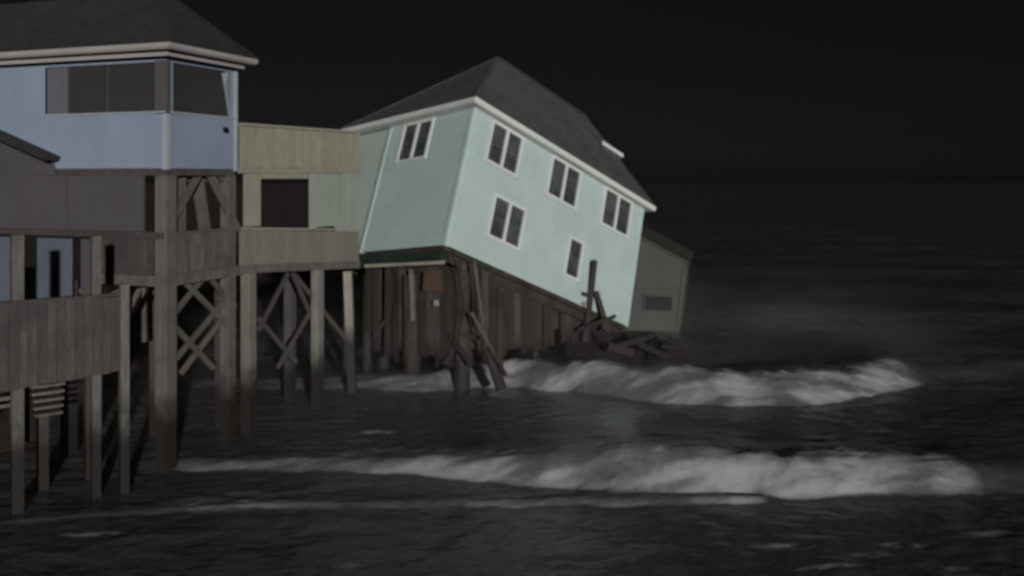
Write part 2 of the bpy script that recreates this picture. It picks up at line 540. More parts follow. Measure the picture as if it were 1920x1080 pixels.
b2 = N(nt, "ShaderNodeBump", Strength=0.18, Distance=0.04); nt.links.new(n1.outputs[0], b2.inputs["Height"]); nt.links.new(b.outputs[0], b2.inputs["Normal"])
nt.links.new(b2.outputs[0], p.inputs["Normal"])
sea = grid_mesh("sea", sx_, sy_, Z, m, FO)
tag(sea, "dark night surf with white breaking waves", None, kind="structure")

# ================================================================== TILTED HOUSE
RH = ((0.66705, -0.72307, 0.17949), (0.6475, 0.68182, 0.34039), (-0.36851, -0.11084, 0.92299))
OH = (-2.006, 27.205, 4.445)
MH = Matrix([[*RH[i], OH[i]] for i in range(3)] + [[0, 0, 0, 1]])
W, DS, DT, H = 9.32, 4.16, 6.47, 4.75
th = empty("tilted_house", MH, "pale teal two-storey beach house tipping seaward off its pilings into the surf", "house")
WINF = [(0.93, 2.27, 3.20, 4.47), (3.95, 5.39, 3.20, 4.49), (6.98, 8.52, 3.22, 4.50), (1.65, 3.01, 0.91, 2.18), (5.50, 6.13, 0.82, 2.08)]
WINL = [(1.97, 3.33, 3.17, 4.46)]
FRONT = MH
# left face: x runs from the far end towards the near corner, outward is -x of the house
LEFT = MH @ Matrix(((0, 1, 0, 0), (-1, 0, 0, DS), (0, 0, 1, 0), (0, 0, 0, 1)))
RIGHT = MH @ Matrix(((0, -1, 0, W), (1, 0, 0, 0), (0, 0, 1, 0), (0, 0, 0, 1)))
lap_wall(FRONT, W, H, WINF).build("front_wall", M_TEAL, th, False)
lap_wall(LEFT, DS, H, [(DS - b_, DS - a_, c_, d_) for a_, b_, c_, d_ in WINL]).build("side_wall", M_TEAL, th, False)
lap_wall(RIGHT, DT, H, []).build("end_wall", M_TEAL, th, False)
# set-back part of the side wall beyond the seam
LEFT2 = MH @ Matrix(((0, 1, 0, 0.10), (-1, 0, 0, DT), (0, 0, 1, 0), (0, 0, 0, 1)))
lap_wall(LEFT2, DT - DS, H, []).build("rear_side_wall", M_REAR, th, False)
mb = MB(MH); mb.box((0.02, DT - .02, 0), (W, DT + .05, H)); mb.build("back_wall", M_TEAL, th)
mb = MB(MH); mb.box((0.02, 0.02, H - .03), (W - .02, DT - .02, H)); mb.build("ceiling", M_TRIM, th)
# dark lining behind the panes so that the rooms are closed
mb = MB(MH); mb.box((0.04, 0.04, -0.14), (W - .04, DT - .04, -0.02)); mb.build("floor_slab", M_SOAK, th)
# corner boards
for (x0, y0, x1, y1) in ((-.035, -.035, .10, .0), (-.036, .0, -.003, .13), (W - .11, -.035, W + .03, .0), (-.03, DS - .06, .10, DS + .07), (W + .003, 0, W + .036, .12)):
    mb = MB(MH); mb.box((x0, y0, -.03), (x1, y1, H - .2)); mb.build("corner_board", M_EDGE, th)


def window(F, x0, x1, z0, z1, parent, double=True, cas=0.10):
    """casing with one or two sashes set into a wall opening; frame F has x along the wall and -y outward"""
    mb = MB(F)
    mb.box((x0 - cas, -.05, z1), (x1 + cas, .06, z1 + cas)); mb.box((x0 - cas - .02, -.06, z0 - cas), (x1 + cas + .02, .06, z0))
    mb.box((x0 - cas, -.05, z0), (x0, .06, z1)); mb.box((x1, -.05, z0), (x1 + cas, .06, z1))
    xm = (x0 + x1) / 2
    if double: mb.box((xm - .06, -.045, z0), (xm + .06, .06, z1))
    win = mb.build("window", M_TRIM, parent)
    for a, b in (((x0, xm - .06), (xm + .06, x1)) if double else ((x0, x1),)):
        s = MB(F); t = .035; zm = (z0 + z1) / 2
        s.box((a, .0, z1 - t), (b, .04, z1)); s.box((a, .0, z0), (b, .04, z0 + t)); s.box((a, .0, z0 + t), (a + t, .04, z1 - t)); s.box((b - t, .0, z0 + t), (b, .04, z1 - t))
        s.box((a + t, .005, zm - .012), (b - t, .035, zm + .012))
        s.build("sash", M_SASH, win)
        for c, d in ((z0 + t, zm - .012), (zm + .012, z1 - t)):
            g = MB(F); g.box((a + t, .015, c), (b - t, .025, d)); g.build("pane", M_GLASS, win)
    return win


M_SASH = paint_mat("dark_sash_paint", (0.10, 0.115, 0.11), amount=0.2)
for i, (a, b, c, d) in enumerate(WINF): window(FRONT, a, b, c, d, th, double=i != 4)
for (a, b, c, d) in WINL: window(LEFT, DS - b, DS - a, c, d, th)

# roof: hipped, ridge along the front
OV, EZ = 0.32, H + 0.02
PITCH = 1.15
hz = EZ + (DT / 2 + .3) * PITCH
c0, c1, c2, c3 = (-OV, -OV, EZ), (W + OV, -OV, EZ), (W + OV, DT + OV, EZ), (-OV, DT + OV, EZ)
ra, rb = (DT / 2 + .1, DT / 2, hz), (W - DT / 2 + 2.7, DT / 2, hz)
mb = MB(MH)
k = mb.pts([c0, c1, c2, c3, ra, rb])
mb.f += [(k, k + 1, k + 5, k + 4), (k + 1, k + 2, k + 5), (k + 2, k + 3, k + 4, k + 5), (k + 3, k, k + 4), (k + 3, k + 2, k + 1, k)]
roof = mb.build("roof", M_ROOF, th)


def ring(F, x0, y0, x1, y1, z0, z1, t, name, mat, parent):
    """four boards butted round a rectangle"""
    for a, b in (((x0, y0, z0), (x1, y0 + t, z1)), ((x0, y1 - t, z0), (x1, y1, z1)), ((x0, y0 + t, z0), (x0 + t, y1 - t, z1)), ((x1 - t, y0 + t, z0), (x1, y1 - t, z1))):
        m_ = MB(F); m_.box(a, b); m_.build(name, mat, parent)


ring(MH, -OV - .02, -OV - .02, W + OV + .02, DT + OV + .02, EZ - .17, EZ - .004, .03, "fascia", M_TRIM, roof)
mb = MB(MH)
mb.box((-OV + .012, -OV + .012, EZ - .19), (W + OV - .012, -.02, EZ - .17)); mb.box((-OV + .012, -.02, EZ - .19), (-.02, DT + OV - .012, EZ - .17))
mb.box((W + .02, -.02, EZ - .19), (W + OV - .012, DT + OV - .012, EZ - .17)); mb.build("soffit", M_TRIM, roof)
# frieze board under the soffit
mb = MB(MH); mb.box((-.03, -.03, H - .20), (W + .03, -.002, H - .17 - .002)); mb.build("frieze_board", M_TRIM, th)
# hip and ridge caps
for a, b in ((c0, ra), (c1, rb), (ra, rb), (c3, ra)):
    stick("ridge_cap", MH @ (Vector(a) + Vector((0, 0, .012))), MH @ (Vector(b) + Vector((0, 0, .012))), .16, .03, M_ROOF, roof, (MH.to_3x3() @ Vector((0, 0, 1))))
# low dormer close to the far hip, white along its front edge
sl = PITCH * (DT / 2 + .3) / (DT / 2 + OV)
def rz(y): return EZ + (y + OV) * sl
mb = MB(MH)
x0, x1, yf, yb = 8.0, 9.25, 1.40, 2.3
zt = rz(yf) + .32
mb.prism([(x0, yf, rz(yf) - .05), (x0, yb, rz(yb) - .05), (x0, yb, rz(yb) + .03), (x0, yf, zt)], (x1 - x0, 0, 0))
dorm = mb.build("dormer", M_ROOF, roof)
mb = MB(MH); mb.box((x0 - .06, yf - .05, zt - .13), (x1 + .06, yf - .004, zt + .02)); mb.build("dormer_fascia", M_TRIM, roof)

# band joist, girder and what hangs below the floor
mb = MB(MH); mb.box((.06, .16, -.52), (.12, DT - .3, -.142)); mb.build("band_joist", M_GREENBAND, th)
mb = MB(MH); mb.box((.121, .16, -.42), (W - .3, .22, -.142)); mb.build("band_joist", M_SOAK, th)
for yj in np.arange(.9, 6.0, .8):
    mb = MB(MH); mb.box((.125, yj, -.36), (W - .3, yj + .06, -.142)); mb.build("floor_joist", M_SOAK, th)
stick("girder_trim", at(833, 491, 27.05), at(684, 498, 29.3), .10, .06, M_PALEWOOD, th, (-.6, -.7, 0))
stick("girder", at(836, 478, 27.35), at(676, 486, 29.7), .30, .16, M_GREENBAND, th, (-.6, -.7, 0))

# enclosure boards under the floor, soaked and ragged
rnd = random.Random(5)
def floor_z(x, y):                       # world height of the underside of the house at plan point (x, y)
    n = MH.to_3x3() @ Vector((0, 0, 1)); o_ = MH @ Vector((0, 0, -.2))
    return o_.z - (n.x * (x - o_.x) + n.y * (y - o_.y)) / n.z


A0, A1, A2 = Vector((-4.75, 29.7, 0)), Vector((-1.75, 27.55, 0)), Vector((3.6, 33.2, 0))
back = Vector((.15, .38, 0))
for P, Q, n in ((A0, A1, 13), (A1, A2, 27), (A0 + back, A1 + back, 11), (A1 + back, A2 + back, 23)):
    nrm = Vector(((Q - P).y, -(Q - P).x, 0)).normalized()
    if nrm.y > 0: nrm = -nrm
    for i in range(n):
        if rnd.random() < .05: continue
        c = P.lerp(Q, (i + .5) / n)
        w = (Q - P).length / n * rnd.uniform(.86, .99)
        zt = floor_z(c.x, c.y) - rnd.uniform(.02, .06)
        if n in (13, 11): zt = min(zt, 3.75)
        zb = rnd.uniform(.62, .98) if rnd.random() < .88 else rnd.uniform(1.0, 1.5)
        if zb > zt - .25: zb = zt - .3
        j = nrm * rnd.uniform(0, .05)
        lean = (Q - P).normalized() * rnd.uniform(-.05, .05)
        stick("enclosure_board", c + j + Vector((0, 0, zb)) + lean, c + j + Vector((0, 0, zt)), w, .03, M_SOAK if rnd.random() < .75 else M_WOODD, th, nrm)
# pilings still under it
for (u, y, zt, w) in ((690, 29.9, 3.3, .30), (770, 28.6, 3.4, .55), (868, 27.75, 3.6, .46), (722, 30.6, 3.2, .4), (938, 28.9, 3.0, .3), (1005, 30.5, 2.2, .3), (1080, 32.6, 1.4, .3), (820, 30.0, 3.3, .3), (652, 30.9, 3.2, .3)):
    x = (u - 960) / 1700 * y
    mb = MB(); mb.tube((x + rnd.uniform(-.1, .1), y, -.9), (x, y, zt), w * .55, w * .47, 12); mb.build("piling", M_SOAK, th)
stick("piling", at(771, 505, 28.2), at(774, 600, 28.2), .14, .05, M_WOOD, th)
mb = MB(); c = at(818, 567, 27.82); mb.box((c.x - .08, c.y - .04, c.z - .09), (c.x + .08, c.y + .10, c.z + .08)); mb.box((c.x - .05, c.y - .055, c.z - .06), (c.x + .05, c.y - .04, c.z + .05))
mb.build("electrical_box", M_PALEWOOD, th)
mb = MB(); c = at(812, 527, 27.85); mb.prism([(c.x - .32, c.y, c.z - .28), (c.x + .34, c.y - .1, c.z - .34), (c.x + .36, c.y - .1, c.z + .36), (c.x - .28, c.y, c.z + .3)], (0.02, .04, 0))
mb.build("rusty_panel", M_RUST, th)

# torn cables hanging from the floor
for (u, v, u1, v1, y, bow) in ((846, 470, 856, 648, 26.9, 16), (902, 500, 918, 630, 27.4, -10), (744, 500, 738, 610, 28.2, 8)):
    mb = MB(); prev = None
    for i in range(9):
        t = i / 8; c = at(u + (u1 - u) * t + bow * math.sin(math.pi * t), v + (v1 - v) * t, y)
        if prev is not None: mb.tube(prev, c, .016, .016, 6)
        prev = c
    mb.build("hanging_cable", M_BLACK, th)

# ================================================================== STILT HOUSE (left)
CX, CY = -7.62, 20.0
rr, ll = Vector((.342, .940, 0)), Vector((-.940, .342, 0))
# frame for the house: x = along the right face away from us, y = along the front face to the left
ML = Matrix(((rr.x, ll.x, 0, CX), (rr.y, ll.y, 0, CY), (0, 0, 1, 0), (0, 0, 0, 1)))
lh = empty("stilt_house", ML, "blue-grey house with screened porch standing upright on tall timber stilts", "house")
A9, B9 = 9.0, 2.42
ZF, ZS, ZO, ZE = 6.68, 7.91, 9.04, 9.12
# front face frame: wall x runs right-to-left reversed so that outward is -y
FF = ML @ Matrix(((0, 1, 0, 0), (-1, 0, 0, A9), (0, 0, 1, ZF), (0, 0, 0, 1)))          # x: from far left to corner
RF = Matrix(((rr.x, -(-ll).x, 0, CX), (rr.y, -(-ll).y, 0, CY), (0, 0, 1, ZF), (0, 0, 0, 1)))   # x: from corner along rr, y inward = ll
lap_wall(FF, A9, ZE - ZF, [(A9 - 3.5, A9 - .30, ZS - ZF, ZO - ZF)], course=.17, lip=.005).build("front_wall", M_BLUE, lh, False)
lap_wall(RF, B9, ZE - ZF, [(.20, 2.20, ZS - ZF, ZO - ZF)], course=.17, lip=.005).build("side_wall", M_BLUE, lh, False)
# inner faces, floor and ceiling of the porch
mb = MB(ML)
mb.box((.10, .30, ZF), (.12, A9, ZS)); mb.build("porch_inner_wall", M_INNER, lh)
mb = MB(ML); mb.box((B9 - .02, .12, ZF), (B9 + .06, A9, ZE)); mb.build("back_wall", M_INNER, lh)
mb = MB(ML); mb.box((.12, 3.62, ZF), (B9 - .02, 3.72, ZE)); mb.build("partition_wall", M_INNER, lh)
mb = MB(ML); mb.box((.02, .02, ZF - .16), (B9, A9, ZF - .004)); mb.build("porch_floor", M_WOODD, lh)
mb = MB(ML); mb.box((.02, .02, ZE - .05), (B9, A9, ZE - .004)); mb.build("ceiling", M_INNER, lh)
# interior things seen dimly through the screen: door casing and a leaning board on the back wall
mb = MB(ML); mb.box((B9 - .05, 1.35, ZF), (B9 - .022, 1.5, ZO - .1)); mb.box((B9 - .05, 2.3, ZF), (B9 - .022, 2.45, ZO - .1)); mb.box((B9 - .05, 1.35, ZO - .1), (B9 - .022, 2.45, ZO)); mb.build("door_casing", M_WOOD, lh)
mb = MB(ML); mb.box((B9 - .034, 1.5, ZF), (B9 - .022, 2.3, ZO - .1)); mb.build("door", M_BLACK, lh)
# screens and their posts
for a, b in ((.32, 1.7), (1.76, 2.84)):
    mb = MB(ML); mb.box((.055, a, ZS + .02), (.06, b, ZO)); mb.build("porch_screen", M_SCREEN, lh)
mb = MB(ML); mb.box((.05, 2.88, ZS + .02), (.07, 3.5, ZO)); mb.build("blind", paint_mat("blind_cloth", (.115, .12, .135), amount=.2), lh)
mb = MB(ML); mb.box((.2, .055, ZS + .02), (2.2, .06, ZO)); mb.build("porch_screen", M_SCREEN, lh)
for a in (1.70, 2.82):
    mb = MB(ML); mb.box((.07, a, ZS + .04), (.12, a + .05, ZO)); mb.build("screen_post", M_SPOST, lh)
mb = MB(ML); mb.box((-.03, -.032, ZS - .02), (.10, .30, ZO + .03)); mb.build("screen_post", M_SPOST, lh)
# torn flap of screen cloth at the far post
mb = MB(ML)
fl = [(2.2, .03, ZO), (1.93, .02, ZO - .05), (1.98, -.04, ZO - .35), (2.06, -.06, ZO - .7), (2.16, .0, ZS + .1), (2.2, .03, ZS + .05)]
mb.prism(fl, ll * .012); mb.build("torn_flap", M_BLUETRIM, lh)
mb = MB(ML); mb.box((-.035, .0, ZS), (.08, 3.6, ZS + .035)); mb.build("sill", M_BLUETRIM, lh)
mb = MB(ML); mb.box((.08, -.035, ZS), (B9, .08, ZS + .035)); mb.build("sill", M_BLUETRIM, lh)
# corner boards
mb = MB(ML); mb.box((-.034, -.034, ZF - .03), (.09, -.002, ZS - .022)); mb.box((-.034, -.002, ZF - .03), (-.004, .09, ZS - .022)); mb.build("corner_board", M_BLUETRIM, lh)
mb = MB(ML); mb.box((B9 - .06, -.04, ZF - .05), (B9 + .04, .06, ZE - .05)); mb.build("corner_board", M_BLUETRIM, lh)
# round vent on the side wall
mb = MB(); c = RF @ Vector((2.0, 0, 7.62 - ZF)); mb.tube(c + (-ll) * .0, c - ll * .09, .075, .06, 14); mb.build("wall_lamp", M_BLACK, lh)
# roof
OV2 = .42
x0, x1, y0, y1 = -OV2, B9 + OV2 - .15, -OV2, A9 + 1
ZR = ZE + .27
half = (x1 - x0) / 2
hr = ZR + half * .97
mb = MB(ML)
k = mb.pts([(x0, y0, ZR), (x1, y0, ZR), (x1, y1, ZR), (x0, y1, ZR), (x0 + half, y0 + half, hr), (x0 + half, y1 - half, hr)])
mb.f += [(k, k + 1, k + 4), (k + 1, k + 2, k + 5, k + 4), (k + 2, k + 3, k + 5), (k + 3, k, k + 4, k + 5), (k + 3, k + 2, k + 1, k)]
roof2 = mb.build("roof", M_ROOFD, lh)
M_FASC = paint_mat("weathered_fascia_paint", (.33, .315, .30), amount=.25)
ring(ML, x0 - .025, y0 - .025, x1 + .025, y1, ZR - .11, ZR - .004, .03, "fascia", M_FASC, roof2)
ring(ML, x0 + .2, y0 + .2, x1 - .2, y1 - .1, ZR - .26, ZR - .14, .03, "frieze_board", M_FASC, roof2)
mb = MB(ML); mb.box((x0 + .01, y0 + .01, ZR - .138), (x1 - .01, y1 - .01, ZR - .115)); mb.build("soffit", M_FASC, roof2)
for a, b in (((x0, y0, ZR), (x0 + half, y0 + half, hr)), ((x1, y0, ZR), (x0 + half, y0 + half, hr))):
    stick("ridge_cap", ML @ (Vector(a) + Vector((0, 0, .012))), ML @ (Vector(b) + Vector((0, 0, .012))), .18, .03, M_ROOFD, roof2, (0, 0, 1))
# lower storey: mauve panels, then a low shed roof in front of the wall at the left
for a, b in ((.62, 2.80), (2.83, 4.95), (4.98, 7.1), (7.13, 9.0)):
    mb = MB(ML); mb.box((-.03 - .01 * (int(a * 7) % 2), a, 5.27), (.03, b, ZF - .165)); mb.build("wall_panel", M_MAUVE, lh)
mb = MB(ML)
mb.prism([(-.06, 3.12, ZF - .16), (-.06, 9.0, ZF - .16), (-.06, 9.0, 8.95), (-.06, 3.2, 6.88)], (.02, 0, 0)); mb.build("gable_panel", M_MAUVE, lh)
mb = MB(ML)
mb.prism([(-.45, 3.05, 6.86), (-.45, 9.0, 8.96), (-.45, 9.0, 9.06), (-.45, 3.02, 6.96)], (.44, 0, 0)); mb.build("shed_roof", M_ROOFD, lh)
# beam under the mauve wall, deck and beam of the main level
mb = MB(ML); mb.box((-.08, .05, 5.13), (.06, 9, 5.265)); mb.build("beam", M_WOODD, lh)
mb = MB(ML); mb.box((-.05, -.02, 4.06), (.10, 1.95, 4.30)); mb.build("beam", M_WOOD, lh)
mb = MB(ML); mb.box((.10, -.02, 4.06), (B9 + .3, .12, 4.30)); mb.build("beam", M_WOOD, lh)
for i in range(15):
    x = .12 + i * .165
    mb = MB(ML); mb.box((x, .13, 4.26), (x + .15, 2.0, 4.30)); mb.build("deck_plank", M_WOOD, lh)
# rail boards of the main level, front (dark) and right side (grey)
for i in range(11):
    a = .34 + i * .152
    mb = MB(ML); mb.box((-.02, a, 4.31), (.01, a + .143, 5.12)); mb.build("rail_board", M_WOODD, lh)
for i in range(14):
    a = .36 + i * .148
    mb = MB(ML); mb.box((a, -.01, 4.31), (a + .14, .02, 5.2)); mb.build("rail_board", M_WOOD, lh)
mb = MB(ML); mb.box((.16, -.05, 5.2), (B9, .06, 5.25)); mb.build("rail_cap", M_WOOD, lh)
# wall pieces of the storey below, seen between the deck posts
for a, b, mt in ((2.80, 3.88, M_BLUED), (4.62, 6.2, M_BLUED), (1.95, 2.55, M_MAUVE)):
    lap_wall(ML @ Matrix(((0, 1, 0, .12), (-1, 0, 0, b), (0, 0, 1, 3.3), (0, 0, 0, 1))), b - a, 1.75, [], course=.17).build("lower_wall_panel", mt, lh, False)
# stilts
def stilt(x, y, z0, z1, w, dx=0, parent=None, mat=None):
    stick("piling", (x + dx, y, z0), (x, y, z1), w, w, mat or M_WOOD, parent or lh, (-.34, -.94, 0) if w > .2 else (0, -1, 0))


q = ML @ Vector((.14, .14, 0)); stilt(q.x, q.y, -.9, ZF - .165, .32)
q = ML @ Vector((B9 - .13, .12, 0)); stilt(q.x, q.y, -.9, ZF - .165, .26)
for a, b in ((2.2, 2.2), (.3, 3.1), (2.2, 4.2), (.3, 6.0), (2.2, 6.5), (1.3, 1.2)):
    q = ML @ Vector((a, b, 0)); stilt(q.x, q.y, -.9, 4.05, .26, mat=M_WOODD)
stick("piling", at(269, 530, 21.2), at(271, 640, 21.2), .11, .11, M_WOOD, lh)
# bracing in the bay between the two stilts, upper level
def br(u0, v0, u1, v1, y, w, mat=None, name="brace", parent=None, d=.06):
    return stick(name, at(u0, v0, y), at(u1, v1, y + (u1 - u0) * .004), w, d, mat or M_WOOD, parent or lh)


def ybay(u): return 20.3 + (u - 312) / 124 * 1.95      # plane of the two stilts
def bay(u0, v0, u1, v1, w, mat=None, name="brace", back=.0, d=.06):
    return stick(name, at(u0, v0, ybay(u0) + back), at(u1, v1, ybay(u1) + back), w, d, mat or M_BRACE, lh, (.6, -.8, 0))


bay(338, 436, 338, 318, .24, name="stud_board", back=.12)
bay(318, 420, 378, 316, .17)
bay(384, 436, 370, 335, .29, name="stud_board", back=.35)
bay(388, 316, 446, 432, .20)
bay(440, 356, 396, 316, .12, back=.1)
bay(350, 334, 420, 334, .16, back=.3)
# cross bracing below the deck
for a in ((306, 612, 382, 518), (338, 520, 440, 622), (440, 566, 338, 700), (306, 588, 400, 690), (440, 578, 392, 518), (306, 700, 440, 540)):
    bay(*a, .13, back=random.uniform(-.04, .25))
def ybr(u): return 22.9 + (u - 481) / 113 * 2.3
for u0, v0, u1, v1 in ((484, 620, 540, 512), (484, 596, 556, 680), (596, 620, 548, 512), (552, 514, 652, 640), (596, 560, 520, 690)):
    stick("brace", at(u0, v0, ybr(u0) + .1), at(u1, v1, ybr(u1) + .1), .12, .05, M_WOODD, lh, (.85, -.5, 0))

# ================================================================== WALKWAY between the houses
B0, B1 = Vector((-6.74, 22.45, 0)), Vector((-4.50, 26.70, 0))
bd = (B1 - B0).normalized(); bl = (B1 - B0).length
bn = Vector((bd.y, -bd.x, 0))                       # towards camera side
if bn.y > 0: bn = -bn
MW = Matrix(((bd.x, -bn.x, 0, B0.x), (bd.y, -bn.y, 0, B0.y), (0, 0, 1, 0), (0, 0, 0, 1)))
wk = empty("walkway", MW, "two-level timber walkway linking the upright house to the tilted one", "walkway")
rnd = random.Random(11)
def wbox(name, s0, s1, z0, z1, mat, y0=0, y1=.03, dz=0.0):
    """box along the walkway; s in 0..1, sagging by dz at the far end"""
    m_ = MB(MW)
    a, b = s0 * bl, s1 * bl
    m_.hexa([(a, y0, z0 - dz * s0), (b, y0, z0 - dz * s1), (b, y1, z0 - dz * s1), (a, y1, z0 - dz * s0),
             (a, y0, z1 - dz * s0), (b, y0, z1 - dz * s1), (b, y1, z1 - dz * s1), (a, y1, z1 - dz * s0)])
    return m_.build(name, mat, wk)


nb = 30
for i in range(nb):
    s = i / nb
    wbox("rail_board", s + .001, s + 1 / nb - .0015, 6.72 + rnd.uniform(-.01, .01), 7.76, M_OLIVE, rnd.uniform(0, .008), .03)
    wbox("rail_board", s + .001, s + 1 / nb - .0015, 4.30, 5.18 + rnd.uniform(-.01, .01), M_OLIVED, rnd.uniform(0, .008), .03, .30)
wbox("rail_cap", 0, 1.0, 7.765, 7.83, M_OLIVE, -.06, .10)
wbox("beam", 0, 1.0, 6.58, 6.715, M_OLIVE, -.03, .08)
wbox("rail_cap", 0, 1.0, 5.19, 5.24, M_OLIVE, -.05, .10, .28)
wbox("beam", 0, 1.0, 4.10, 4.295, M_WOOD, -.04, .10, .30)
for s in (.30, .62, .975):
    wbox("rail_post", s, s + .022, 6.72, 7.762, M_OLIVE, -.045, -.004)
for s in (.60, .95):
    wbox("rail_post", s, s + .022, 4.30, 5.18, M_OLIVED, -.045, -.004, .3)
# opening with its frame, header and the painted panel beside it
wbox("frame_post", .045, .150, 5.25, 6.575, M_OLIVE, -.01, .10, .05)
wbox("header", .152, .53, 6.44, 6.575, M_OLIVE, -.005, .08)
wbox("door_panel", .60, .90, 5.10, 6.575, M_GREENPANEL, .02, .05)
wbox("frame_post", .552, .60, 5.06, 6.575, M_TRIM if False else M_GREENPANEL, -.02, .07)
wbox("frame_post", .90, .955, 4.98, 6.575, M_GREENPANEL, -.02, .07)
# floors
for i in range(8):
    wbox("deck_plank", 0, 1, 6.60, 6.64, M_OLIVE, .12 + i * .15, .12 + i * .15 + .14)
    wbox("deck_plank", 0, 1, 4.22, 4.26, M_WOOD, .12 + i * .15, .12 + i * .15 + .14, .3)
# posts
for s, w, top, y in ((.075, .27, 4.1, .06), (.625, .25, 3.92, .06), (.12, .24, 4.1, 1.2), (.66, .24, 3.92, 1.2)):
    q = MW @ Vector((s * bl, y, 0)); stilt(q.x, q.y, -.9, top, w, parent=wk, mat=M_POST if y < 1 else M_WOODD)
p0, p1 = at(652, 508, 26.6), at(661, 735, 26.6)
stick("piling", p1, p0, .23, .23, M_PALEPOST, wk)
q = MW @ Vector((.93 * bl, 1.25, 0)); stilt(q.x, q.y, -.9, 3.8, .24, parent=wk)

# ================================================================== LOWER DECK at the left edge
d0, d1 = at(-60, 578, 16.9), at(241, 568, 18.7)
d0.z = d1.z = 0
dd = (d1 - d0).normalized(); dn = Vector((dd.y, -dd.x, 0)); dl = (d1 - d0).length
MD = Matrix(((dd.x, -dn.x, 0, d0.x), (dd.y, -dn.y, 0, d0.y), (0, 0, 1, 0), (0, 0, 0, 1)))
ld = empty("lower_deck", MD, "low brown timber deck with solid board skirt at the left edge", "deck")
def du(u):                     # distance along the deck front for image column u
    k_ = (u - 960) / 1700
    return (k_ * d0.y - d0.x) / (dd.x - k_ * dd.y)


nb = 17
for i in range(nb):
    a, b = dl * i / nb, dl * (i + 1) / nb - .008
    t = (i + .5) / nb
    zt = 4.06 - .02 * t
    zb = 2.36 + (2.52 - 2.36) * t + random.uniform(-.015, .015)
    mb = MB(MD); mb.box((a, random.uniform(0, .01), zb), (b, .035, zt)); mb.build("skirt_board", M_WOODD, ld)
mb = MB(MD); mb.box((0, -.05, 4.065), (dl, .12, 4.11)); mb.build("rail_cap", M_WOODD, ld)
mb = MB(MD); mb.box((0, .04, 2.62), (dl, .10, 2.78)); mb.build("beam", M_WOODD, ld)
for i in range(9):
    mb = MB(MD); mb.box((0, .14 + i * .15, 2.80), (dl - .02, .14 + i * .15 + .14, 2.84)); mb.build("deck_plank", M_WOODD, ld)
for u, zt, zb, w, off, mt in ((35, 5.37, -.6, .21, .05, M_WOOD), (183, 5.29, -.6, .17, .06, M_WOOD), (232, 4.3, -.6, .17, -.10, M_WOOD), (110, 2.6, -.6, .2, 1.3, M_WOODD), (205, 2.6, -.6, .2, 1.4, M_WOODD)):
    x = du(u)
    mb = MB(MD); mb.box((x - w / 2, off + .0, zb), (x + w / 2, off + w, zt)); mb.build("post", mt, ld)
# stair treads hanging below the skirt
for i in range(5):
    x = du(66 + i * 3); z = 2.30 - i * .155
    mb = MB(MD); mb.box((x, .35 + .05 * i, z), (x + .62 - i * .03, .62 + .05 * i, z + .05)); mb.build("stair_tread", M_WOOD, ld)
for i in range(2):
    mb = MB(MD); mb.box((du(-50), .2, 2.18 - i * .14), (du(28), .26, 2.25 - i * .14)); mb.build("slat", M_WOOD, ld)
mb = MB(MD); mb.box((du(62), .62, 1.2), (du(62) + .06, .9, 2.35)); mb.build("stair_stringer", M_WOODD, ld)
# knee braces towards the post on the right
for u0, v0, u1, v1 in ((232, 600, 262, 542), (150, 545, 188, 538), (192, 560, 236, 540)):
    stick("brace", at(u0, v0, 18.9), at(u1, v1, 19.4), .10, .06, M_WOOD, ld)

# ================================================================== DISTANT HOUSE
ya = 38.5
fh = empty("distant_house", Matrix.Translation(at(1230, 660, ya)), "dim grey house far behind the tilted house, sloping roof and one dark window", "house")
P = [at(1150, 655, ya), at(1268, 655, ya), at(1287, 494, ya), at(1203, 448, ya), at(1150, 420, ya)]
hole = [(1208, 552), (1262, 554), (1260, 584), (1207, 582)]
mb = MB(); mb.prism(P, (1.2, 5, 0)); mb.build("wall", M_FAR, fh)
mb = MB(); mb.prism([at(u, v, ya - .06) for u, v in hole], (0, .05, 0)); wnd = mb.build("window", M_BLACK, fh)
for (a, b) in ((0, 1), (1, 2), (2, 3), (3, 0)):
    stick("frame", at(*hole[a], ya - .08), at(*hole[b], ya - .08), .07, .05, M_FAR, wnd)
mb = MB(); a, b = at(1292, 495, ya - .05), at(1145, 415, ya - .05); mb.prism([a, b, b + Vector((0, 0, .07)), a + Vector((.02, 0, .07))], (1.25, 5.2, 0)); mb.build("roof", M_FAR, fh)
stick("corner_board", at(1266, 655, ya - .02), at(1285, 498, ya - .02), .17, .06, M_FAR, fh)
stick("porch_beam", at(1165, 545, ya - .1), at(1279, 541, ya - .1), .10, .10, M_FAR, fh)

# ================================================================== LOOSE TIMBER
def loose(name, a, b, w, d, mat, label, cat, group=None, facing=(0, -1, 0)):
    mid = Vector(a)
    o = stick(name, a, b, w, d, mat, None, facing)
    return tag(o, label, cat, group)


def pole(name, a, b, r0, r1, mat, label, cat, n=9, jag=.0):
    m_ = MB(); m_.tube(a, b, r0, r1, n, jag, random); return tag(m_.build(name, mat), label, cat)


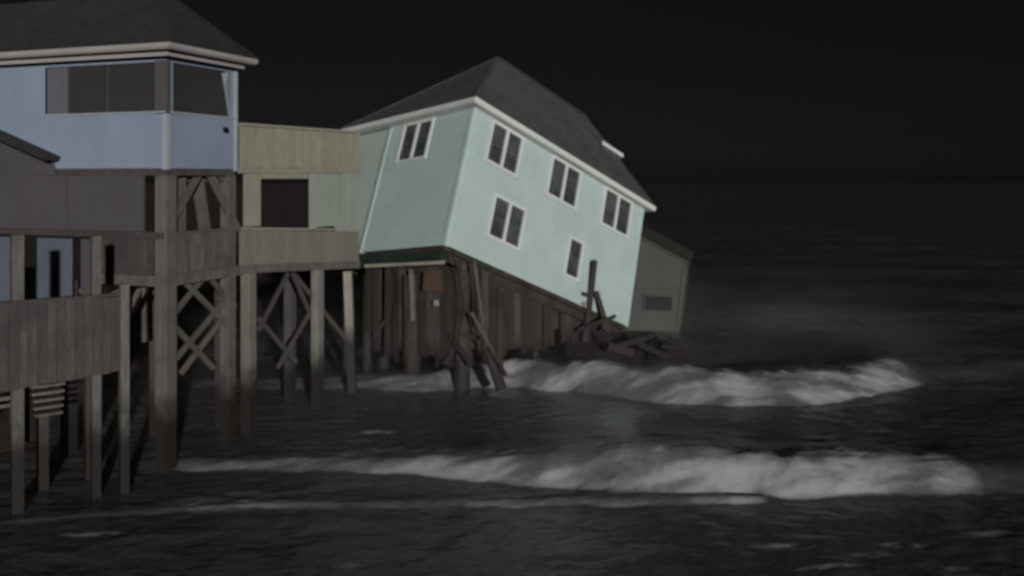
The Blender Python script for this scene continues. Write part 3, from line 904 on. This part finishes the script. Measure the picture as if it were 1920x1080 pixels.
pole("broken_piling", at(1096, 640, 31.6), at(1115, 490, 31.9), .14, .10, M_SOAK, "dark broken piling standing in front of the teal wall's low end", "piling", jag=.12)
pole("leaning_pole", at(906, 612, 26.9), at(889, 488, 27.2), .055, .05, M_WOOD, "short thin pole hanging straight down from the tilted house's near corner", "pole")
pole("leaning_pole", at(948, 704, 26.4), at(884, 585, 26.9), .07, .05, M_WOOD, "long thin pole slanting into the foam below the near corner", "pole")
pole("broken_piling", at(940, 730, 26.6), at(915, 655, 26.8), .17, .15, M_SOAK, "dark leaning stump at the left end of the far breaker", "piling", jag=.1)
loose("broken_board", at(1062, 545, 31.7), at(1104, 552, 31.5), .13, .06, M_SOAK, "short dark board sticking out left of the broken piling", "board")
loose("broken_board", at(1060, 560, 31.8), at(1098, 571, 31.4), .16, .05, M_PALEWOOD, "pale splintered board below the dark one, against the teal wall", "board")
loose("broken_board", at(1118, 545, 31.9), at(1142, 622, 31.7), .16, .05, M_SOAK, "dark board leaning against the teal wall right of the broken piling", "board")
cd_ = empty("collapsed_deck", Matrix.Translation(at(1190, 672, 33)), "collapsed dark deck section lying in the water under the low corner", "deck")
for i in range(9):
    t = i / 8
    a, b = at(1062 + 6 * t, 664 - 46 * t, 31.2 + 2.2 * t), at(1296 - 70 * t, 668 - 44 * t, 32.6 + 2.2 * t)
    a.z -= .05; b.z -= .05
    stick("deck_plank", a, b, .30, .05, M_SOAK, cd_, (0, -.5, .9))
for u in (1085, 1150, 1215): stick("joist", at(u, 680, 31.6), at(u + 10, 626, 33.9), .1, .2, M_SOAK, cd_, (0, -.4, .9))
# heap of planks under the low corner of the house
rnd = random.Random(21)
for i in range(34):
    t = rnd.random()
    u = 1080 + 210 * t; v = 664 - (rnd.random() ** 1.3) * (62 - 45 * max(0, (u - 1170) / 120)) if u < 1290 else 660
    y = 32.0 + rnd.uniform(-1.0, 2.2) + t * 1.2
    c = at(u, v, y)
    L = rnd.uniform(.5, 1.7); ang = rnd.uniform(-.5, .35); yaw = rnd.uniform(-.8, .8)
    d = Vector((math.cos(ang) * math.cos(yaw), math.cos(ang) * math.sin(yaw), math.sin(ang))) * L / 2
    loose("debris_plank", c - d, c + d, rnd.uniform(.12, .3), rnd.uniform(.03, .08), M_HEAP, "dark soaked plank in the debris heap under the house's low corner", "plank", "planks heaped under the low corner",
          (rnd.uniform(-.5, .5), -1, rnd.uniform(-.3, .8)))
# chunks of timber under the near corner
for i in range(10):
    c = at(rnd.uniform(665, 930), rnd.uniform(590, 700), rnd.uniform(27.2, 29.5))
    L = rnd.uniform(.6, 1.8); ang = rnd.uniform(-1.2, 1.2); yaw = rnd.uniform(-.8, .8)
    d = Vector((math.cos(ang) * math.cos(yaw), math.cos(ang) * math.sin(yaw), math.sin(ang))) * L / 2
    loose("debris_plank", c - d, c + d, rnd.uniform(.1, .22), rnd.uniform(.04, .1), M_HEAP, "dark soaked plank tangled among the pilings under the near corner", "plank", "planks among the pilings")

# ================================================================== SPRAY hanging over the surf
def mist(name, label, lo, hi, dens, seed):
    m_, nt_, p_ = new_mat(name + "_air")
    nt_.nodes.remove(p_)
    vol = N(nt_, "ShaderNodeVolumePrincipled")
    vol.inputs["Color"].default_value = (.86, .86, .9, 1)
    tc = N(nt_, "ShaderNodeTexCoord")
    sp = N(nt_, "ShaderNodeSeparateXYZ"); nt_.links.new(tc.outputs["Generated"], sp.inputs[0])
    n_ = N(nt_, "ShaderNodeTexNoise", Scale=3.0, Detail=2.0); 
    mp = N(nt_, "ShaderNodeMapping"); mp.inputs["Location"].default_value = (seed, 0, 0); mp.inputs["Scale"].default_value = (2.2, 1, .8)
    nt_.links.new(tc.outputs["Generated"], mp.inputs[0]); nt_.links.new(mp.outputs[0], n_.inputs["Vector"])
    f = None
    for src, a, b in ((sp.outputs[2], 1.0, .1), (sp.outputs[0], 0, .25), (sp.outputs[0], 1, .65), (sp.outputs[1], 0, .3), (sp.outputs[1], 1, .7), (n_.outputs[0], .3, .7)):
        o_ = ramp(nt_, src, a, b)
        if f is None: f = o_
        else:
            k_ = N(nt_, "ShaderNodeMath", operation='MULTIPLY'); nt_.links.new(f, k_.inputs[0]); nt_.links.new(o_, k_.inputs[1]); f = k_.outputs[0]
    k_ = N(nt_, "ShaderNodeMath", operation='MULTIPLY'); nt_.links.new(f, k_.inputs[0]); k_.inputs[1].default_value = dens
    nt_.links.new(k_.outputs[0], vol.inputs["Density"])
    nt_.links.new(vol.outputs[0], nt_.nodes["Material Output"].inputs["Volume"])
    b_ = MB(); b_.box(lo, hi)
    return tag(b_.build(name, m_), label, "spray", kind="stuff")


mist("sea_spray", "thin pale spray drifting above the far breaker", (-3, 26.2, -.3), (19, 44, 3.4), .017, 1.3)
mist("sea_spray", "faint spray added among the stilts and near breaker to lift the dark", (-13, 16.8, -.3), (9, 29, 4.6), .009, 4.1)  # extra volume added to brighten the dark around the stilts
scene.cycles.volume_step_rate = 4.0

# ================================================================== DROPLETS thrown up along the crests
m, nt, p = new_mat("spray_drops"); p.inputs["Base Color"].default_value = (.34, .34, .335, 1); p.inputs["Roughness"].default_value = .8
rg = np.random.default_rng(8)
ix = np.searchsorted(sx_, rg.uniform(1.0, 4.8, 1700)); V, Fc = [], []
near = (sy_ > 18.2) & (sy_ < 21.5)
zc = np.where(near[None, :], Z, -9); jc = zc.argmax(1)
clump = fbm(sx_ * 1.1 + 5, sx_ * 0 + 2, 4, .6)
for i in ix:
    if rg.random() > 2.2 * max(0.0, clump[i] - .3): continue
    j = jc[i] + int(rg.normal(0, 6)); j = min(max(j, 1), len(sy_) - 2)
    h = rg.exponential(.035) * (1 + .8 * math.exp(-((sx_[i] - 2.6) / 1.6) ** 2)); r_ = rg.uniform(.003, .007)
    c = np.array([sx_[i] + rg.uniform(-.05, .05), sy_[j], Z[i, j] + h])
    k = len(V); d = rg.normal(size=(4, 3)); d /= np.linalg.norm(d, axis=1)[:, None]
    V += [tuple(c + q * r_ * 1.5) for q in d]; Fc += [(k, k + 1, k + 2), (k, k + 2, k + 3), (k, k + 3, k + 1), (k + 1, k + 3, k + 2)]
me = bpy.data.meshes.new("spray_drops"); me.from_pydata(V, [], Fc); me.materials.append(m)
o = bpy.data.objects.new("spray_drops", me); COL.objects.link(o)
tag(o, "droplets thrown up along the crest of the near breaker", "spray", kind="stuff")
